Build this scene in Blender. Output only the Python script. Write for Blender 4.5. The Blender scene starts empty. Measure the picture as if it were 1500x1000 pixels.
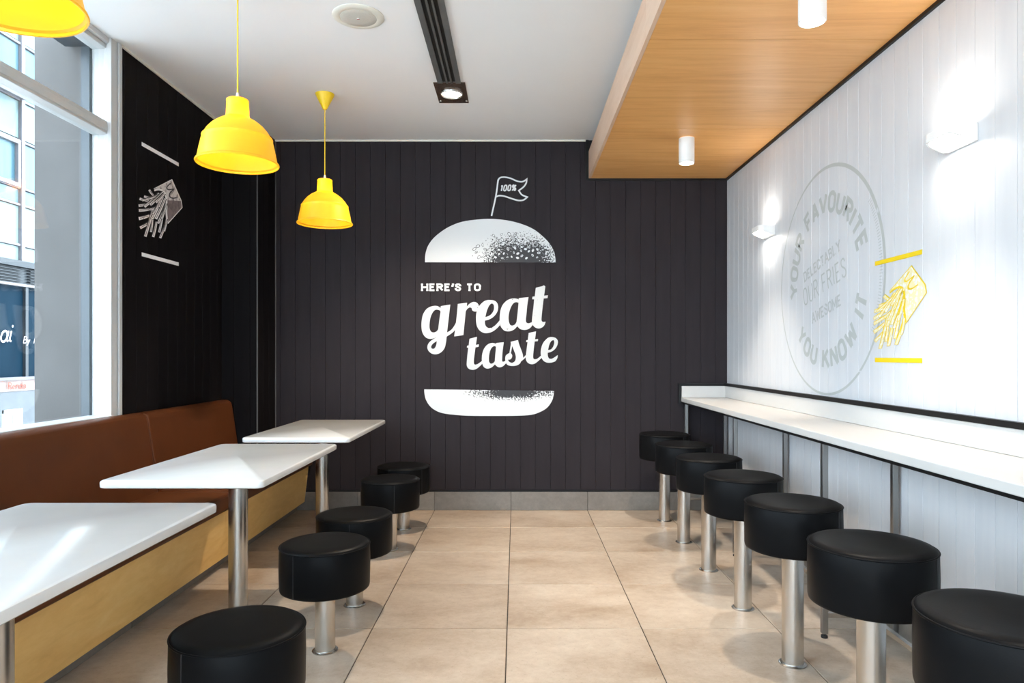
import bpy, math, random
from mathutils import Vector
from mathutils.geometry import tessellate_polygon
random.seed(7)
PI = math.pi
scene = bpy.context.scene
col = scene.collection

# ------------------------------------------------------------------ camera
F = 1013.0            # focal length in pixels of a 1500 px wide frame
H = 1.216             # eye height
cd = bpy.data.cameras.new('camera'); cam = bpy.data.objects.new('camera', cd); col.objects.link(cam)
cd.sensor_width = 36.0; cd.lens = 36.0 * F / 1500.0
cd.shift_x = -6 / 1500.0; cd.shift_y = 20 / 1500.0
cam.location = (0, 0, H); cam.rotation_euler = (PI / 2, 0, 0)
cd.clip_start = 0.02; cd.clip_end = 200
scene.camera = cam

# ------------------------------------------------------------------ world, sun, exposure
world = bpy.data.worlds.new('World'); scene.world = world; world.use_nodes = True
bg = world.node_tree.nodes['Background']
bg.inputs['Color'].default_value = (0.74, 0.87, 1.0, 1); bg.inputs['Strength'].default_value = 3.7
sd = bpy.data.lights.new('sun', 'SUN'); sun = bpy.data.objects.new('sun', sd); col.objects.link(sun)
sd.energy = 3.0; sd.angle = 0.01; sd.color = (1.0, 0.95, 0.88)
sun.rotation_euler = Vector((-0.62, -0.22, -0.75)).to_track_quat('-Z', 'Y').to_euler()
sun.location = (6, 2, 9)
vs = scene.view_settings
vs.view_transform = 'Standard'; vs.look = 'None'; vs.gamma = 1.0; vs.use_curve_mapping = False
vs.exposure = 1.47

# room measures (metres; x right, y away from the camera, z up)
XL, XR, YB, YF, ZC = -2.15, 1.656, 5.43, -3.0, 2.903
XP, YP = -1.89, 5.05          # pillar in the far left corner
YW = 3.76                     # where the window ends and the dark wall starts

# ------------------------------------------------------------------ helpers
def obj(name, verts, faces, mat=None, parent=None, smooth=None, origin=None):
    """ONE mesh object; verts in the frame of the parent (or world) minus origin."""
    me = bpy.data.meshes.new(name)
    o3 = Vector(origin) if origin else Vector((0, 0, 0))
    me.from_pydata([tuple(Vector(v) - o3) for v in verts], [], faces)
    me.validate(); me.update()
    if smooth is not None:
        me.shade_smooth(); me.set_sharp_from_angle(angle=math.radians(smooth))
    if mat: me.materials.append(mat)
    o = bpy.data.objects.new(name, me); col.objects.link(o)
    if parent is not None: o.parent = parent
    if origin: o.location = o3
    return o

def tag(o, label=None, cat=None, group=None, kind=None):
    if label: o['label'] = label
    if cat: o['category'] = cat
    if group: o['group'] = group
    if kind: o['kind'] = kind
    return o

def thing(name, label, cat, loc=(0, 0, 0), group=None, kind=None):
    o = bpy.data.objects.new(name, None); col.objects.link(o); o.location = loc
    o.empty_display_size = 0.1
    return tag(o, label, cat, group, kind)

def copy_tree(o, parent=None):
    c = o.copy(); col.objects.link(c); c.parent = parent
    for ch in list(o.children): copy_tree(ch, c)
    return c

class G:
    """collects geometry for one mesh"""
    def __init__(s): s.v = []; s.f = []
    def add(s, v, f):
        n = len(s.v); s.v += [tuple(p) for p in v]; s.f += [tuple(i + n for i in q) for q in f]; return s
    def box(s, x0, x1, y0, y1, z0, z1):
        v = [(x, y, z) for z in (z0, z1) for y in (y0, y1) for x in (x0, x1)]
        return s.add(v, [(0, 2, 3, 1), (4, 5, 7, 6), (0, 1, 5, 4), (2, 6, 7, 3), (0, 4, 6, 2), (1, 3, 7, 5)])
    def prism(s, poly, axis, a, b):
        n = len(poly)
        def mk(p, t):
            if axis == 'x': return (t, p[0], p[1])
            if axis == 'y': return (p[0], t, p[1])
            return (p[0], p[1], t)
        v = [mk(p, a) for p in poly] + [mk(p, b) for p in poly]
        f = [(i, (i + 1) % n, n + (i + 1) % n, n + i) for i in range(n)]
        return s.add(v, f + [tuple(range(n))[::-1], tuple(range(n, 2 * n))])
    def loft(s, rings, cap=True):
        n = len(rings[0]); v = [p for r in rings for p in r]; f = []
        for k in range(len(rings) - 1):
            for i in range(n):
                j = (i + 1) % n
                f.append((k * n + i, k * n + j, (k + 1) * n + j, (k + 1) * n + i))
        if cap:
            f.append(tuple(range(n))[::-1]); m = (len(rings) - 1) * n
            f.append(tuple(range(m, m + n)))
        return s.add(v, f)
    def lathe(s, prof, n=40, c=(0, 0, 0), cap=True):
        rings = [[(c[0] + r * math.cos(2 * PI * i / n), c[1] + r * math.sin(2 * PI * i / n), c[2] + z) for i in range(n)] for r, z in prof]
        return s.loft(rings, cap)
    def tube(s, pts, r, n=10, closed=False):
        pts = [Vector(p) for p in pts]; rings = []; m = len(pts)
        for i, p in enumerate(pts):
            a = pts[(i - 1) % m] if (i > 0 or closed) else p
            b = pts[(i + 1) % m] if (i < m - 1 or closed) else p
            d = (b - a).normalized()
            u = d.cross(Vector((0, 0, 1)))
            if u.length < 1e-3: u = d.cross(Vector((1, 0, 0)))
            u.normalize(); w = d.cross(u)
            rings.append([tuple(p + r * (math.cos(2 * PI * k / n) * u + math.sin(2 * PI * k / n) * w)) for k in range(n)])
        if closed: rings.append(rings[0])
        return s.loft(rings, not closed)
    def go(s, name, mat=None, parent=None, smooth=None, origin=None):
        return obj(name, s.v, s.f, mat, parent, smooth, origin)

def bevel(o, w=0.005, seg=2):
    m = o.modifiers.new('bevel', 'BEVEL'); m.width = w; m.segments = seg; m.limit_method = 'ANGLE'
    return o

def rrect(x0, x1, y0, y1, r, n=6):
    out = []
    for cx, cy, a0 in ((x1 - r, y1 - r, 0), (x0 + r, y1 - r, 90), (x0 + r, y0 + r, 180), (x1 - r, y0 + r, 270)):
        for k in range(n + 1):
            a = math.radians(a0 + 90 * k / n); out.append((cx + r * math.cos(a), cy + r * math.sin(a)))
    return out

# ------------------------------------------------------------------ materials
def mat(name, color, rough=0.5, metal=0.0, spec=0.5, emit=None, estr=0.0):
    m = bpy.data.materials.new(name); m.use_nodes = True
    b = m.node_tree.nodes['Principled BSDF']
    b.inputs['Base Color'].default_value = (*color, 1); b.inputs['Roughness'].default_value = rough
    b.inputs['Metallic'].default_value = metal; b.inputs['Specular IOR Level'].default_value = spec
    if emit:
        b.inputs['Emission Color'].default_value = (*emit, 1); b.inputs['Emission Strength'].default_value = estr
    return m

def nodes(m):
    nt = m.node_tree
    return nt, nt.nodes, nt.links, nt.nodes['Principled BSDF']

def coords(m, scale, rnd=0.0):
    """object coordinates, scaled, shifted by a random per-object amount"""
    nt, N, L, b = nodes(m)
    tc = N.new('ShaderNodeTexCoord'); mp = N.new('ShaderNodeMapping'); mp.inputs['Scale'].default_value = scale
    L.new(tc.outputs['Object'], mp.inputs['Vector'])
    if rnd:
        oi = N.new('ShaderNodeObjectInfo'); mu = N.new('ShaderNodeMath'); mu.operation = 'MULTIPLY'; mu.inputs[1].default_value = rnd
        L.new(oi.outputs['Random'], mu.inputs[0]); L.new(mu.outputs[0], mp.inputs['Location'])
    return mp.outputs['Vector']

def noise(m, vec, scale, detail=4, rough=0.55, dist=0.0):
    nt, N, L, b = nodes(m)
    t = N.new('ShaderNodeTexNoise'); t.inputs['Scale'].default_value = scale; t.inputs['Detail'].default_value = detail
    t.inputs['Roughness'].default_value = rough; t.inputs['Distortion'].default_value = dist
    L.new(vec, t.inputs['Vector']); return t.outputs['Fac']

def ramp(m, fac, stops):
    nt, N, L, b = nodes(m)
    r = N.new('ShaderNodeValToRGB'); e = r.color_ramp.elements
    while len(e) < len(stops): e.new(0.5)
    for i, (p, c) in enumerate(stops):
        e[i].position = p; e[i].color = (*c, 1)
    L.new(fac, r.inputs['Fac']); return r.outputs['Color']

def mixc(m, a, bcol, fac, mode='MIX'):
    nt, N, L, b = nodes(m)
    x = N.new('ShaderNodeMix'); x.data_type = 'RGBA'; x.blend_type = mode
    if hasattr(fac, 'node'): L.new(fac, x.inputs[0])
    else: x.inputs[0].default_value = fac
    for s, i in ((a, 6), (bcol, 7)):
        if hasattr(s, 'node'): L.new(s, x.inputs[i])
        else: x.inputs[i].default_value = (*s, 1)
    return x.outputs[2]

def bump(m, h, strength=0.2, dist=0.002):
    nt, N, L, b = nodes(m)
    n = N.new('ShaderNodeBump'); n.inputs['Strength'].default_value = strength; n.inputs['Distance'].default_value = dist
    L.new(h, n.inputs['Height']); L.new(n.outputs['Normal'], b.inputs['Normal'])

def base(m, c):
    nt, N, L, b = nodes(m); L.new(c, b.inputs['Base Color'])

M = {}
def mottled(name, c0, c1, scale, rough, rnd=0.0, stretch=(1, 1, 1), b_str=0.0, b_scale=None, spec=0.5, metal=0.0):
    m = mat(name, c0, rough, metal, spec); v = coords(m, stretch, rnd)
    f = noise(m, v, scale, 5); base(m, ramp(m, f, [(0.3, c0), (0.7, c1)]))
    if b_str:
        bump(m, noise(m, v, b_scale or scale * 8, 3), b_str)
    M[name] = m; return m

# concrete look porcelain tile
def tile_mat(name, ca, cb, cc, speck):
    m = mat(name, ca, 0.42); v = coords(m, (1, 1, 1), 37.0)
    big = noise(m, v, 2.2, 6, 0.6, 0.6)
    c = ramp(m, big, [(0.30, ca), (0.52, cb), (0.75, cc)])
    streak_v = coords(m, (1.6, 3.2, 3.2), 23.0)
    st = noise(m, streak_v, 1.8, 5, 0.6)
    c = mixc(m, c, ramp(m, st, [(0.35, ca), (0.65, cc)]), 0.40)
    fine = noise(m, v, 26, 5, 0.75)
    c = mixc(m, c, ramp(m, fine, [(0.30, ca), (0.70, cc)]), 0.28)
    sp = noise(m, v, 90, 3, 0.7)
    c = mixc(m, c, speck, ramp(m, sp, [(0.62, (0, 0, 0)), (0.74, (0.6, 0.6, 0.6))]))
    base(m, c); bump(m, sp, 0.08, 0.001); M[name] = m
tile_mat('floor_tile', (0.285, 0.195, 0.125), (0.48, 0.385, 0.295), (0.60, 0.51, 0.415), (0.20, 0.15, 0.11))
tile_mat('skirting_tile', (0.13, 0.11, 0.092), (0.20, 0.175, 0.15), (0.28, 0.255, 0.23), (0.12, 0.11, 0.10))
M['grout'] = mat('grout', (0.045, 0.035, 0.028), 0.9)
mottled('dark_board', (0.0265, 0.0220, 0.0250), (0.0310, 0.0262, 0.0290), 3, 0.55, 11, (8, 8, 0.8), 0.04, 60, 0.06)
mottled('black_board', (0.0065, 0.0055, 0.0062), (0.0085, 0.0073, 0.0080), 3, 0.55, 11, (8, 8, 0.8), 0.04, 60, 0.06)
mottled('white_board', (0.56, 0.575, 0.60), (0.61, 0.62, 0.635), 3, 0.5, 11, (6, 6, 0.7), 0.06, 60)
mottled('ceiling_paint', (0.86, 0.865, 0.87), (0.89, 0.895, 0.90), 1.2, 0.8)
mottled('white_paint', (0.49, 0.49, 0.485), (0.53, 0.53, 0.525), 2.0, 0.4)
M['groove_dark'] = mat('groove_dark', (0.005, 0.0045, 0.005), 0.8)
M['groove_grey'] = mat('groove_grey', (0.26, 0.27, 0.285), 0.8)
mottled('black_trim', (0.004, 0.004, 0.0045), (0.007, 0.0065, 0.007), 8, 0.45, spec=0.3)
# timber
def wood_mat(name, c0, c1, c2, stretch, scale, rough, knots=False, rnd=19.0):
    m = mat(name, c0, rough); v = coords(m, stretch, rnd)
    f = noise(m, v, scale, 8, 0.62, 1.2)
    c = ramp(m, f, [(0.28, c0), (0.5, c1), (0.72, c2)])
    v2 = coords(m, tuple(s * 5 for s in stretch), rnd)
    f2 = noise(m, v2, scale, 4, 0.7)
    c = mixc(m, c, ramp(m, f2, [(0.3, c0), (0.7, c2)]), 0.30)
    base(m, c); bump(m, f2, 0.05, 0.001); M[name] = m
wood_mat('bulkhead_wood', (0.64, 0.29, 0.085), (0.80, 0.41, 0.135), (0.86, 0.49, 0.19), (0.8, 9, 9), 1.1, 0.42)
wood_mat('fascia_wood', (0.62, 0.40, 0.27), (0.70, 0.48, 0.34), (0.76, 0.55, 0.41), (6, 0.8, 6), 1.3, 0.45)
wood_mat('bench_ply', (0.74, 0.43, 0.13), (0.85, 0.52, 0.17), (0.90, 0.60, 0.23), (5, 1.2, 5), 2.0, 0.4)
# upholstery
def leather(name, c0, c1, rough):
    m = mat(name, c0, rough); v = coords(m, (1, 1, 1), 5.0)
    base(m, ramp(m, noise(m, v, 5, 4), [(0.3, c0), (0.7, c1)]))
    bump(m, noise(m, v, 260, 2), 0.15, 0.001); M[name] = m
leather('tan_leather', (0.080, 0.0235, 0.0070), (0.100, 0.030, 0.0090), 0.42)
M['tan_leather'].node_tree.nodes['Principled BSDF'].inputs['Specular IOR Level'].default_value = 0.2
leather('black_vinyl', (0.0045, 0.0047, 0.0052), (0.0062, 0.0062, 0.0066), 0.40)
M['black_vinyl'].node_tree.nodes['Principled BSDF'].inputs['Specular IOR Level'].default_value = 0.06
M['stitch'] = mat('stitch', (0.02, 0.02, 0.022), 0.6)
# solid surface tops
mottled('white_top', (0.66, 0.66, 0.65), (0.70, 0.70, 0.69), 6, 0.12)
mottled('counter_top', (0.56, 0.55, 0.53), (0.60, 0.59, 0.57), 2.5, 0.28, 0, (3, 0.5, 3))
# metals
def steel(name, c, rough):
    m = mat(name, c, rough, 1.0); v = coords(m, (1, 1, 60), 3.0)
    bump(m, noise(m, v, 12, 2), 0.04, 0.001)
    b = m.node_tree.nodes['Principled BSDF']; b.inputs['Anisotropic'].default_value = 0.5; M[name] = m
steel('steel', (0.56, 0.54, 0.51), 0.27)
steel('dark_steel', (0.30, 0.29, 0.28), 0.35)
M['black_rubber'] = mat('black_rubber', (0.012, 0.012, 0.012), 0.7)
# lamps
def shade_mat():
    m = mat('yellow_shade', (0.90, 0.60, 0.03), 0.38); nt, N, L, b = nodes(m)
    v = coords(m, (1, 1, 1)); base(m, ramp(m, noise(m, v, 6, 2), [(0.3, (0.88, 0.59, 0.028)), (0.7, (0.92, 0.63, 0.036))]))
    tr = N.new('ShaderNodeBsdfTranslucent'); tr.inputs['Color'].default_value = (1.0, 0.72, 0.10, 1)
    mx = N.new('ShaderNodeMixShader'); mx.inputs[0].default_value = 0.42
    L.new(b.outputs[0], mx.inputs[1]); L.new(tr.outputs[0], mx.inputs[2])
    L.new(mx.outputs[0], N['Material Output'].inputs['Surface']); M['yellow_shade'] = m
shade_mat()
mottled('yellow_plastic', (0.85, 0.56, 0.010), (0.90, 0.61, 0.015), 6, 0.4)
M['bulb'] = mat('bulb', (1, 0.95, 0.8), 0.3, emit=(1.0, 0.86, 0.55), estr=28)
M['led_warm'] = mat('led_warm', (1, 1, 1), 0.3, emit=(1.0, 0.88, 0.68), estr=16)
M['led_white'] = mat('led_white', (1, 1, 1), 0.3, emit=(1.0, 0.96, 0.90), estr=7)
mottled('lamp_white', (0.80, 0.80, 0.79), (0.84, 0.84, 0.83), 9, 0.35)
mottled('speaker_cream', (0.72, 0.70, 0.62), (0.77, 0.75, 0.67), 9, 0.5)
mottled('speaker_grille', (0.52, 0.50, 0.45), (0.62, 0.60, 0.54), 300, 0.6)
M['red_mark'] = mat('red_mark', (0.35, 0.03, 0.03), 0.5)
mottled('diffuser_grey', (0.085, 0.083, 0.080), (0.11, 0.107, 0.10), 9, 0.4)
M['diffuser_black'] = mat('diffuser_black', (0.006, 0.006, 0.006), 0.7)
mottled('fitting_bronze', (0.10, 0.06, 0.04), (0.20, 0.12, 0.08), 30, 0.25, metal=0.6)
# glass: see-through with a fresnel reflection
def glass(name, tint):
    m = bpy.data.materials.new(name); m.use_nodes = True; nt = m.node_tree; N = nt.nodes; L = nt.links
    N.remove(N['Principled BSDF'])
    t = N.new('ShaderNodeBsdfTransparent'); t.inputs['Color'].default_value = (*tint, 1)
    g = N.new('ShaderNodeBsdfGlossy'); g.inputs['Roughness'].default_value = 0.02
    lw = N.new('ShaderNodeLayerWeight'); pw = N.new('ShaderNodeMath'); pw.operation = 'POWER'; pw.inputs[1].default_value = 5.0
    ma = N.new('ShaderNodeMath'); ma.operation = 'MULTIPLY_ADD'; ma.inputs[1].default_value = 0.8; ma.inputs[2].default_value = 0.025
    L.new(lw.outputs['Facing'], pw.inputs[0]); L.new(pw.outputs[0], ma.inputs[0])
    mx = N.new('ShaderNodeMixShader'); L.new(ma.outputs[0], mx.inputs[0]); L.new(t.outputs[0], mx.inputs[1]); L.new(g.outputs[0], mx.inputs[2])
    L.new(mx.outputs[0], N['Material Output'].inputs['Surface']); M[name] = m
glass('window_glass', (0.95, 0.975, 0.98))
# outside
mottled('reveal_concrete', (0.080, 0.074, 0.070), (0.097, 0.090, 0.086), 3, 0.8, 0, (1, 1, 1), 0.2, 120)
mottled('blue_grey_metal', (0.020, 0.030, 0.040), (0.026, 0.038, 0.048), 3, 0.4)
mottled('street_paving', (0.46, 0.46, 0.46), (0.54, 0.54, 0.53), 2, 0.85)
mottled('facade_panel', (0.108, 0.160, 0.163), (0.128, 0.180, 0.180), 0.6, 0.35, 7)
mottled('facade_glass', (0.034, 0.084, 0.112), (0.075, 0.132, 0.150), 0.9, 0.25, 7, (1, 3, 0.3))
mottled('facade_frame', (0.095, 0.09, 0.10), (0.12, 0.112, 0.12), 2, 0.4)
mottled('facade_dark', (0.010, 0.014, 0.018), (0.016, 0.020, 0.024), 2, 0.4)
mottled('shop_glass', (0.002, 0.011, 0.021), (0.004, 0.016, 0.028), 1.1, 0.5, 5, (1, 2, 0.6), spec=0.03)
mottled('sign_pink', (0.20, 0.125, 0.11), (0.24, 0.18, 0.16), 3, 0.5)
mottled('ribbed_white', (0.12, 0.135, 0.15), (0.16, 0.175, 0.19), 3, 0.5)
M['sign_red'] = mat('sign_red', (0.25, 0.05, 0.03), 0.5)
M['sign_white'] = mat('sign_white', (0.40, 0.36, 0.37), 0.5)
M['sign_rose'] = mat('sign_rose', (0.80, 0.42, 0.38), 0.5)

# prints on the walls
def print_mat(name, c, speck, speck_scale=30.0, amount=0.80, soft=0.06):
    m = mat(name, c, 0.5); v = coords(m, (1, 1, 1), 9.0)
    f = noise(m, v, speck_scale, 2, 0.5)
    base(m, mixc(m, c, speck, ramp(m, f, [(amount, (0, 0, 0)), (amount + soft, (1, 1, 1))]))); M[name] = m
print_mat('print_white', (0.56, 0.57, 0.57), (0.02, 0.018, 0.02), 38, 0.735, 0.015)
print_mat('print_grey', (0.42, 0.445, 0.43), (0.56, 0.58, 0.60), 22, 0.70, 0.05)
print_mat('print_grey_light', (0.44, 0.46, 0.455), (0.66, 0.68, 0.70), 30, 0.64, 0.06)
print_mat('print_yellow', (0.80, 0.57, 0.012), (0.80, 0.74, 0.55), 60, 0.68, 0.03)
print_mat('print_yellow_pale', (0.76, 0.68, 0.40), (0.76, 0.775, 0.76), 60, 0.50, 0.12)
M['print_bar'] = mat('print_bar', (0.80, 0.57, 0.012), 0.5)
M['print_pure'] = mat('print_pure', (0.70, 0.71, 0.71), 0.5)
M['print_bright'] = mat('print_bright', (0.90, 0.90, 0.90), 0.5)
M['print_dark'] = mat('print_dark', (0.018, 0.015, 0.017), 0.5)
print_mat('print_sketch', (0.70, 0.65, 0.63), (0.20, 0.16, 0.155), 40, 0.5, 0.2)
print_mat('print_sketch_dark', (0.22, 0.17, 0.165), (0.09, 0.07, 0.07), 30, 0.45, 0.25)
print_mat('print_fry', (0.86, 0.83, 0.81), (0.22, 0.18, 0.18), 55, 0.62, 0.10)
def bun_mat(name, cx, cz, rx, rz, scale):
    """white print with a stippled dark patch round (cx, cz) in object space"""
    m = mat(name, (0.76, 0.77, 0.77), 0.5); nt, N, L, b = nodes(m)
    tc = N.new('ShaderNodeTexCoord'); mp = N.new('ShaderNodeMapping'); mp.vector_type = 'TEXTURE'
    mp.inputs['Location'].default_value = (cx, 0, cz); mp.inputs['Scale'].default_value = (rx, 1, rz)
    L.new(tc.outputs['Object'], mp.inputs['Vector'])
    ln = N.new('ShaderNodeVectorMath'); ln.operation = 'LENGTH'; L.new(mp.outputs[0], ln.inputs[0])
    v = coords(m, (1, 1, 1)); n1 = noise(m, v, scale, 3, 0.7); n2 = noise(m, v, 7, 3, 0.5)
    # dark where noise > threshold that rises with distance
    a = N.new('ShaderNodeMath'); a.operation = 'MULTIPLY_ADD'; L.new(ln.outputs['Value'], a.inputs[0]); a.inputs[1].default_value = 0.38; a.inputs[2].default_value = 0.20
    s = N.new('ShaderNodeMath'); s.operation = 'SUBTRACT'; L.new(n1, s.inputs[0]); L.new(a.outputs[0], s.inputs[1])
    k = N.new('ShaderNodeMath'); k.operation = 'MULTIPLY_ADD'; L.new(n2, k.inputs[0]); k.inputs[1].default_value = 0.25; k.inputs[2].default_value = -0.125
    t = N.new('ShaderNodeMath'); t.operation = 'ADD'; L.new(s.outputs[0], t.inputs[0]); L.new(k.outputs[0], t.inputs[1])
    base(m, ramp(m, t.outputs[0], [(0.0, (0.68, 0.69, 0.69)), (0.03, (0.02, 0.018, 0.02))])); M[name] = m

# ================================================================== SETTING
# ---- floor: slab (grout) with 600 mm tiles
TX = [-0.04 + 0.6 * k for k in range(-4, 4)]       # joints across
TY = [4.877 - 0.6 * k for k in range(-1, 14)]      # joints in depth (every 600 mm from 4.877)
fl = G().box(XL - 0.15, XR + 0.15, YF - 0.1, YB + 0.15, -0.06, -0.004).go('floor', M['grout'])
tag(fl, 'beige concrete look tiled floor with thin dark joints', 'floor', kind='structure')
def chamfer_box(x0, x1, y0, y1, z0, z1, c):
    r0 = [(x0, y0, z0), (x1, y0, z0), (x1, y1, z0), (x0, y1, z0)]
    r1 = [(x, y, z1 - c) for x, y, z in r0]
    r2 = [(x0 + c, y0 + c, z1), (x1 - c, y0 + c, z1), (x1 - c, y1 - c, z1), (x0 + c, y1 - c, z1)]
    return G().loft([r0, r1, r2])
cols = [(max(a, XL), min(a + 0.6, XR)) for a in TX if a < XR]
rows = [(max(b - 0.6, YF), min(b, YB)) for b in TY]
cache = {}
for x0, x1 in cols:
    for y0, y1 in rows:
        w, d = round(x1 - x0, 4), round(y1 - y0, 4)
        if w < 0.05 or d < 0.05: continue
        g = 0.0022; key = (w, d)
        if key in cache:
            o = bpy.data.objects.new('floor_tile', cache[key]); col.objects.link(o); o.parent = fl
        else:
            o = chamfer_box(-w / 2 + g, w / 2 - g, -d / 2 + g * 1.1, d / 2 - g * 1.1, -0.004, 0.0, 0.0015).go('floor_tile', M['floor_tile'], fl)
            cache[key] = o.data
        o.location = ((x0 + x1) / 2, (y0 + y1) / 2, 0)

# ---- ceiling
ce = G().box(XL - 0.15, XR + 0.15, YF - 0.1, YB + 0.15, ZC, ZC + 0.12).go('ceiling', M['ceiling_paint'])
tag(ce, 'flat off white painted ceiling', 'ceiling', kind='structure')

# ---- walls: a groove-coloured core with vertical boards as pieces
def board(parent, axis, a, b, front, back, z0, z1, m, side):
    """vertical tongue-and-groove board from a to b along axis; `front` faces the room"""
    g, c = 0.0008, 0.0010
    a += g; b -= g
    prof = [(a, back), (b, back), (b, front + c * side), (b - c, front), (a + c, front), (a, front + c * side)]
    key = (axis, round(b - a, 4), front, back, z0, z1)
    mid = (a + b) / 2
    if key in cache:
        o = bpy.data.objects.new('wall_board', cache[key]); col.objects.link(o); o.parent = parent
    else:
        if axis == 'x': poly = [(p - mid, q) for p, q in prof]
        else: poly = [(q, p - mid) for p, q in prof]
        o = G().prism(poly, 'z', z0, z1).go('wall_board', m, parent); cache[key] = o.data
    o.location = (mid, 0, 0) if axis == 'x' else (0, mid, 0)

def edges(start, step, lo, hi):
    k0 = math.floor((lo - start) / step); e = [lo]
    k = k0
    while start + k * step < hi:
        if start + k * step > lo + 0.01: e.append(start + k * step)
        k += 1
    if hi - e[-1] < 0.012: e.pop()
    e.append(hi); return e

SK = 0.145   # skirting height at the far wall
wb = G().box(XL - 0.15, XR + 0.15, YB + 0.010, YB + 0.15, 0, ZC).go('wall_back', M['groove_dark'])
tag(wb, 'dark charcoal back wall of vertical grooved boards', 'wall', kind='structure')
e = edges(-0.791, 0.1178, XP, XR)
for a, b in zip(e, e[1:]): board(wb, 'x', a, b, YB, YB + 0.012, SK + 0.008, ZC, M['dark_board'], 1)
wr = G().box(XR + 0.010, XR + 0.15, YF, YB + 0.010, 0, ZC).go('wall_right', M['groove_grey'])
tag(wr, 'pale grey white right wall of vertical grooved boards', 'wall', kind='structure')
e = edges(3.24, 0.1062, YF, YB)
for a, b in zip(e, e[1:]): board(wr, 'y', a, b, XR, XR + 0.012, 0.10, 2.60, M['white_board'], 1)
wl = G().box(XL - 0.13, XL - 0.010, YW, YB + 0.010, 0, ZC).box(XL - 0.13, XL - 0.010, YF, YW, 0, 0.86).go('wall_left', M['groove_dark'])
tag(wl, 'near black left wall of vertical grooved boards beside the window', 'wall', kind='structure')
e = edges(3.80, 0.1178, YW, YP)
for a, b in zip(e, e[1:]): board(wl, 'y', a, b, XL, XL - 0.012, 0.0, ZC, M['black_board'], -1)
# pillar in the corner
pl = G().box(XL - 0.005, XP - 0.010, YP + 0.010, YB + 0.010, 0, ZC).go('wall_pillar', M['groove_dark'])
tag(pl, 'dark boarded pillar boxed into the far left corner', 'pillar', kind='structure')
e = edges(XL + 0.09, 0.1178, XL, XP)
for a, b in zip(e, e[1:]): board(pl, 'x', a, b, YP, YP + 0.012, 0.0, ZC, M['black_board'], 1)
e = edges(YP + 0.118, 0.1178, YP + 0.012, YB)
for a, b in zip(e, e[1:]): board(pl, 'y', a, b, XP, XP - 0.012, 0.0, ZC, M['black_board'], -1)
# thin corner beads of the pillar and the far left corner
tr = G().box(XP - 0.004, XP + 0.004, YP - 0.004, YP + 0.004, 0.0, ZC).go('trim_1', M['diffuser_grey'])
tag(tr, 'thin dark metal bead on the outer corner of the boarded pillar', 'trim', kind='structure')
tr = G().box(XP, XP + 0.006, YB - 0.006, YB, SK, ZC).go('trim_2', M['diffuser_grey'])
tag(tr, 'thin grey metal bead in the inner corner between pillar and mural wall', 'trim', kind='structure')
# cornice bead round the ceiling
tr = G().box(XP, 0.56, YB - 0.010, YB, ZC - 0.012, ZC).go('trim_3', M['speaker_cream'])
tag(tr, 'thin cream bead where the ceiling meets the dark mural wall', 'trim', kind='structure')
tr = G().box(XL, XL + 0.010, YW, YP, ZC - 0.012, ZC).go('trim_4', M['speaker_cream'])
tag(tr, 'thin cream bead where the ceiling meets the near black left wall', 'trim', kind='structure')

# ---- skirting tiles
sk = G().box(XP, XR, YB - 0.006, YB + 0.008, 0, SK - 0.002).go('baseboard_back', M['grout'])
tag(sk, 'grey concrete tile skirting along the dark back wall', 'skirting', kind='structure')
e = edges(-0.04, 0.6, XP + 0.002, XR)
for a, b in zip(e, e[1:]):
    bevel(G().box(a + 0.0015, b - 0.0015, YB - 0.014, YB - 0.005, 0.002, SK).go('skirting_tile', M['skirting_tile'], sk), 0.001, 1)
tr = G().box(XP, XR, YB - 0.012, YB + 0.004, SK + 0.001, SK + 0.012).go('trim_5', M['black_trim'])
tag(tr, 'black strip between the mural boards and the tile skirting', 'trim', kind='structure')
sk = G().box(XR - 0.004, XR + 0.008, YF, YB - 0.014, 0, 0.098).go('baseboard_right', M['grout'])
tag(sk, 'grey concrete tile skirting under the white counter', 'skirting', kind='structure')
e = edges(4.877, 0.6, YF, YB - 0.015)
for a, b in zip(e, e[1:]):
    bevel(G().box(XR - 0.012, XR - 0.003, a + 0.0015, b - 0.0015, 0.002, 0.10).go('skirting_tile', M['skirting_tile'], sk), 0.001, 1)

# ---- timber bulkhead over the counter
BX, BZ, BT = 0.568, 2.600, 2.812
bk = G().box(BX + 0.06, XR + 0.01, YF, YB, BT, ZC).go('ceiling_bulkhead', M['white_paint'])
tag(bk, 'dropped ceiling bulkhead lined with plywood above the counter', 'bulkhead', kind='structure')
G().box(BX + 0.025, XR - 0.02, YF, YB - 0.012, BZ + 0.020, BT - 0.002).go('framing', M['groove_dark'], bk)
yy = [5.418, 4.23, 3.03, 1.83, 0.63, -0.57, -1.77, -3.0]
for b, a in zip(yy, yy[1:]):
    o = G().box(BX + 0.019, XR - 0.014, a + 0.0018, b - 0.0018, BZ, BZ + 0.018).go('plywood_sheet', M['bulkhead_wood'], bk, origin=((BX + XR) / 2, (a + b) / 2, BZ))
    o = G().box(BX, BX + 0.018, a + 0.001, b - 0.001, BZ, BT).go('fascia_board', M['fascia_wood'], bk, origin=(BX, (a + b) / 2, BZ))
tr = G().box(BX - 0.022, BX - 0.002, YB - 0.012, YB, BZ - 0.012, ZC - 0.001).box(BX - 0.002, XR, YB - 0.012, YB, BZ - 0.014, BZ + 0.02).go('trim_6', M['black_trim'])
tag(tr, 'black edging on the mural wall around the end of the timber bulkhead', 'trim', kind='structure')
tr = G().box(XR - 0.014, XR + 0.012, YF, YB - 0.012, BZ - 0.016, BZ + 0.02).go('trim_7', M['black_trim'])
tag(tr, 'black shadow line trim between timber bulkhead and pale boarded wall', 'trim', kind='structure')

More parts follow.
